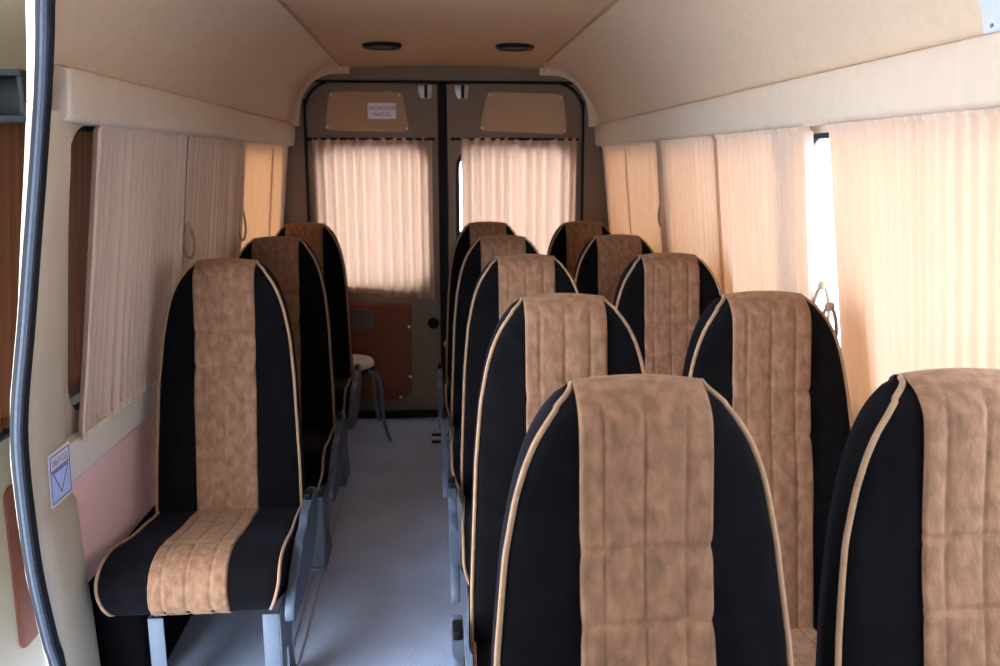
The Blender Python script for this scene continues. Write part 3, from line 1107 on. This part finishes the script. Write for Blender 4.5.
# ------------------------------------------------------------------ outside
b = MB()
b.grid(lambda i, j: (-40 + 80 * i / 20, -30 + 100 * j / 20, -.62), 21, 21)
struct(b.build('ground', M['snow']), 'pale snowy ground outside the minibus', 'ground')
e = tag(empty('building', (17, 40, -.62)), 'pale blurred building seen through the bare strip of glass', 'building')
b = MB(); b.box((3, 0, 4.0), (6, 50, 8.0), .05)
b.build('facade', M['facade'], e, angle=30)
b = MB()
b.box((-.05, 0, 1.2), (.2, 50, .35), .02)
b.box((-.05, 0, 4.4), (.2, 50, .35), .02)
b.build('belt_course', M['facade_band'], e, angle=30)
for k in range(10):
    b = MB(); b.box((-.03, -22 + 4.6 * k, 2.8), (.12, 1.6, 1.5), .03)
    b.build('window', M['pane_far'], e, angle=30)

# ------------------------------------------------------------------ the driver's end of the shell, unseen, openings sized to set the light
YC = -1.5
b = MB()
rp = catmull([(-.955, 0, 1.79), (-.935, 0, 1.85), (-.84, 0, 1.91), (-.5, 0, 1.945), (0, 0, 1.955), (.5, 0, 1.945), (.84, 0, 1.91), (.935, 0, 1.85), (.955, 0, 1.79)], 5)
b.grid(lambda i, j: (rp[i].x, YC - .1 + (4.6 - YC + .1) * j / 6, rp[i].z), len(rp), 7)
struct(b.build('trim_22', M['paint'], angle=60))
b = MB()
b.box((0, (YC - .6) / 2, 1.885), (1.9, -.6 - YC + .1, .03), .005)
struct(b.build('trim_18', M['lining'], smooth=False))
b = MB()
b.box((.0, YC, .50), (1.9, .08, 1.0), .01)
b.box((.93, YC, 1.3), (.10, .10, 1.2), .02); b.box((-.93, YC, 1.3), (.10, .10, 1.2), .02)
b.box((0, YC, 1.70), (1.9, .10, .40), .02)  # deep header, narrows the windscreen to let in less light
b.box((.48, -.62, .90), (.96, .04, 1.9), .01)  # unseen partition added to block windscreen light from the nearest seats
struct(b.build('wall_front_light_block', M['black'], smooth=False), None, 'wall')
for sx in (-1, 1):
    b = MB()
    hole = rrect(-1.42, .76, -.64, 1.44, .06)
    b.plate([(YC, -.03), (.60 if sx < 0 else -.58, -.03), (.60 if sx < 0 else -.58, 1.9), (YC, 1.9)], [hole], .04, lambda y, z, w: Vector((sx * (.95 + w), y, z)))
    struct(b.build('trim_%d' % (20 if sx < 0 else 19), M['paint'], smooth=False))
b = MB(); b.box((0, (YC - .9) / 2, -.03), (1.96, -.9 - YC, .06))
struct(b.build('trim_21', M['black'], smooth=False))

# ------------------------------------------------------------------ light
w = bpy.data.worlds.new('overcast_sky')
scene.world = w
w.use_nodes = True
nt = w.node_tree
for n in list(nt.nodes): nt.nodes.remove(n)
out = nt.nodes.new('ShaderNodeOutputWorld')
bg = nt.nodes.new('ShaderNodeBackground')
bg.inputs['Color'].default_value = (0.82, 0.92, 1.06, 1)
# overcast, the veiled sun ahead of the van on its open-door side
tcw = nt.nodes.new('ShaderNodeTexCoord')
vm = nt.nodes.new('ShaderNodeVectorMath'); vm.operation = 'DOT_PRODUCT'
vm.inputs[1].default_value = (-.78, -.58, .22)
nt.links.new(tcw.outputs['Generated'], vm.inputs[0])
mr = nt.nodes.new('ShaderNodeMapRange')
mr.inputs['From Min'].default_value = -1; mr.inputs['From Max'].default_value = 1
mr.inputs['To Min'].default_value = 11.5; mr.inputs['To Max'].default_value = 15.0
nt.links.new(vm.outputs['Value'], mr.inputs['Value'])
nt.links.new(mr.outputs['Result'], bg.inputs['Strength'])
nt.links.new(bg.outputs[0], out.inputs[0])

# ------------------------------------------------------------------ camera
cam = bpy.data.cameras.new('camera')
cam.sensor_fit = 'HORIZONTAL'
cam.sensor_width = 22.2
cam.lens = 832 / 1000 * 22.2
cam.clip_start = .02
cam.dof.use_dof = True
cam.dof.focus_distance = 1.7
cam.dof.aperture_fstop = 4.0
co = bpy.data.objects.new('camera', cam)
COL.objects.link(co)
p, y = math.radians(11.55), math.radians(4.55)
fw = Vector((math.sin(y) * math.cos(p), math.cos(y) * math.cos(p), -math.sin(p)))
rt = Vector((math.cos(y), -math.sin(y), 0)); up = rt.cross(fw)
co.matrix_world = Matrix(((rt.x, up.x, -fw.x, -.055), (rt.y, up.y, -fw.y, 0), (rt.z, up.z, -fw.z, 1.37), (0, 0, 0, 1)))
scene.camera = co

scene.view_settings.view_transform = 'Standard'
scene.view_settings.look = 'None'
scene.view_settings.exposure = 0.0
scene.view_settings.gamma = 1.0
scene.view_settings.use_curve_mapping = False
scene.cycles.max_bounces = 10
scene.cycles.diffuse_bounces = 8
scene.cycles.transparent_max_bounces = 12
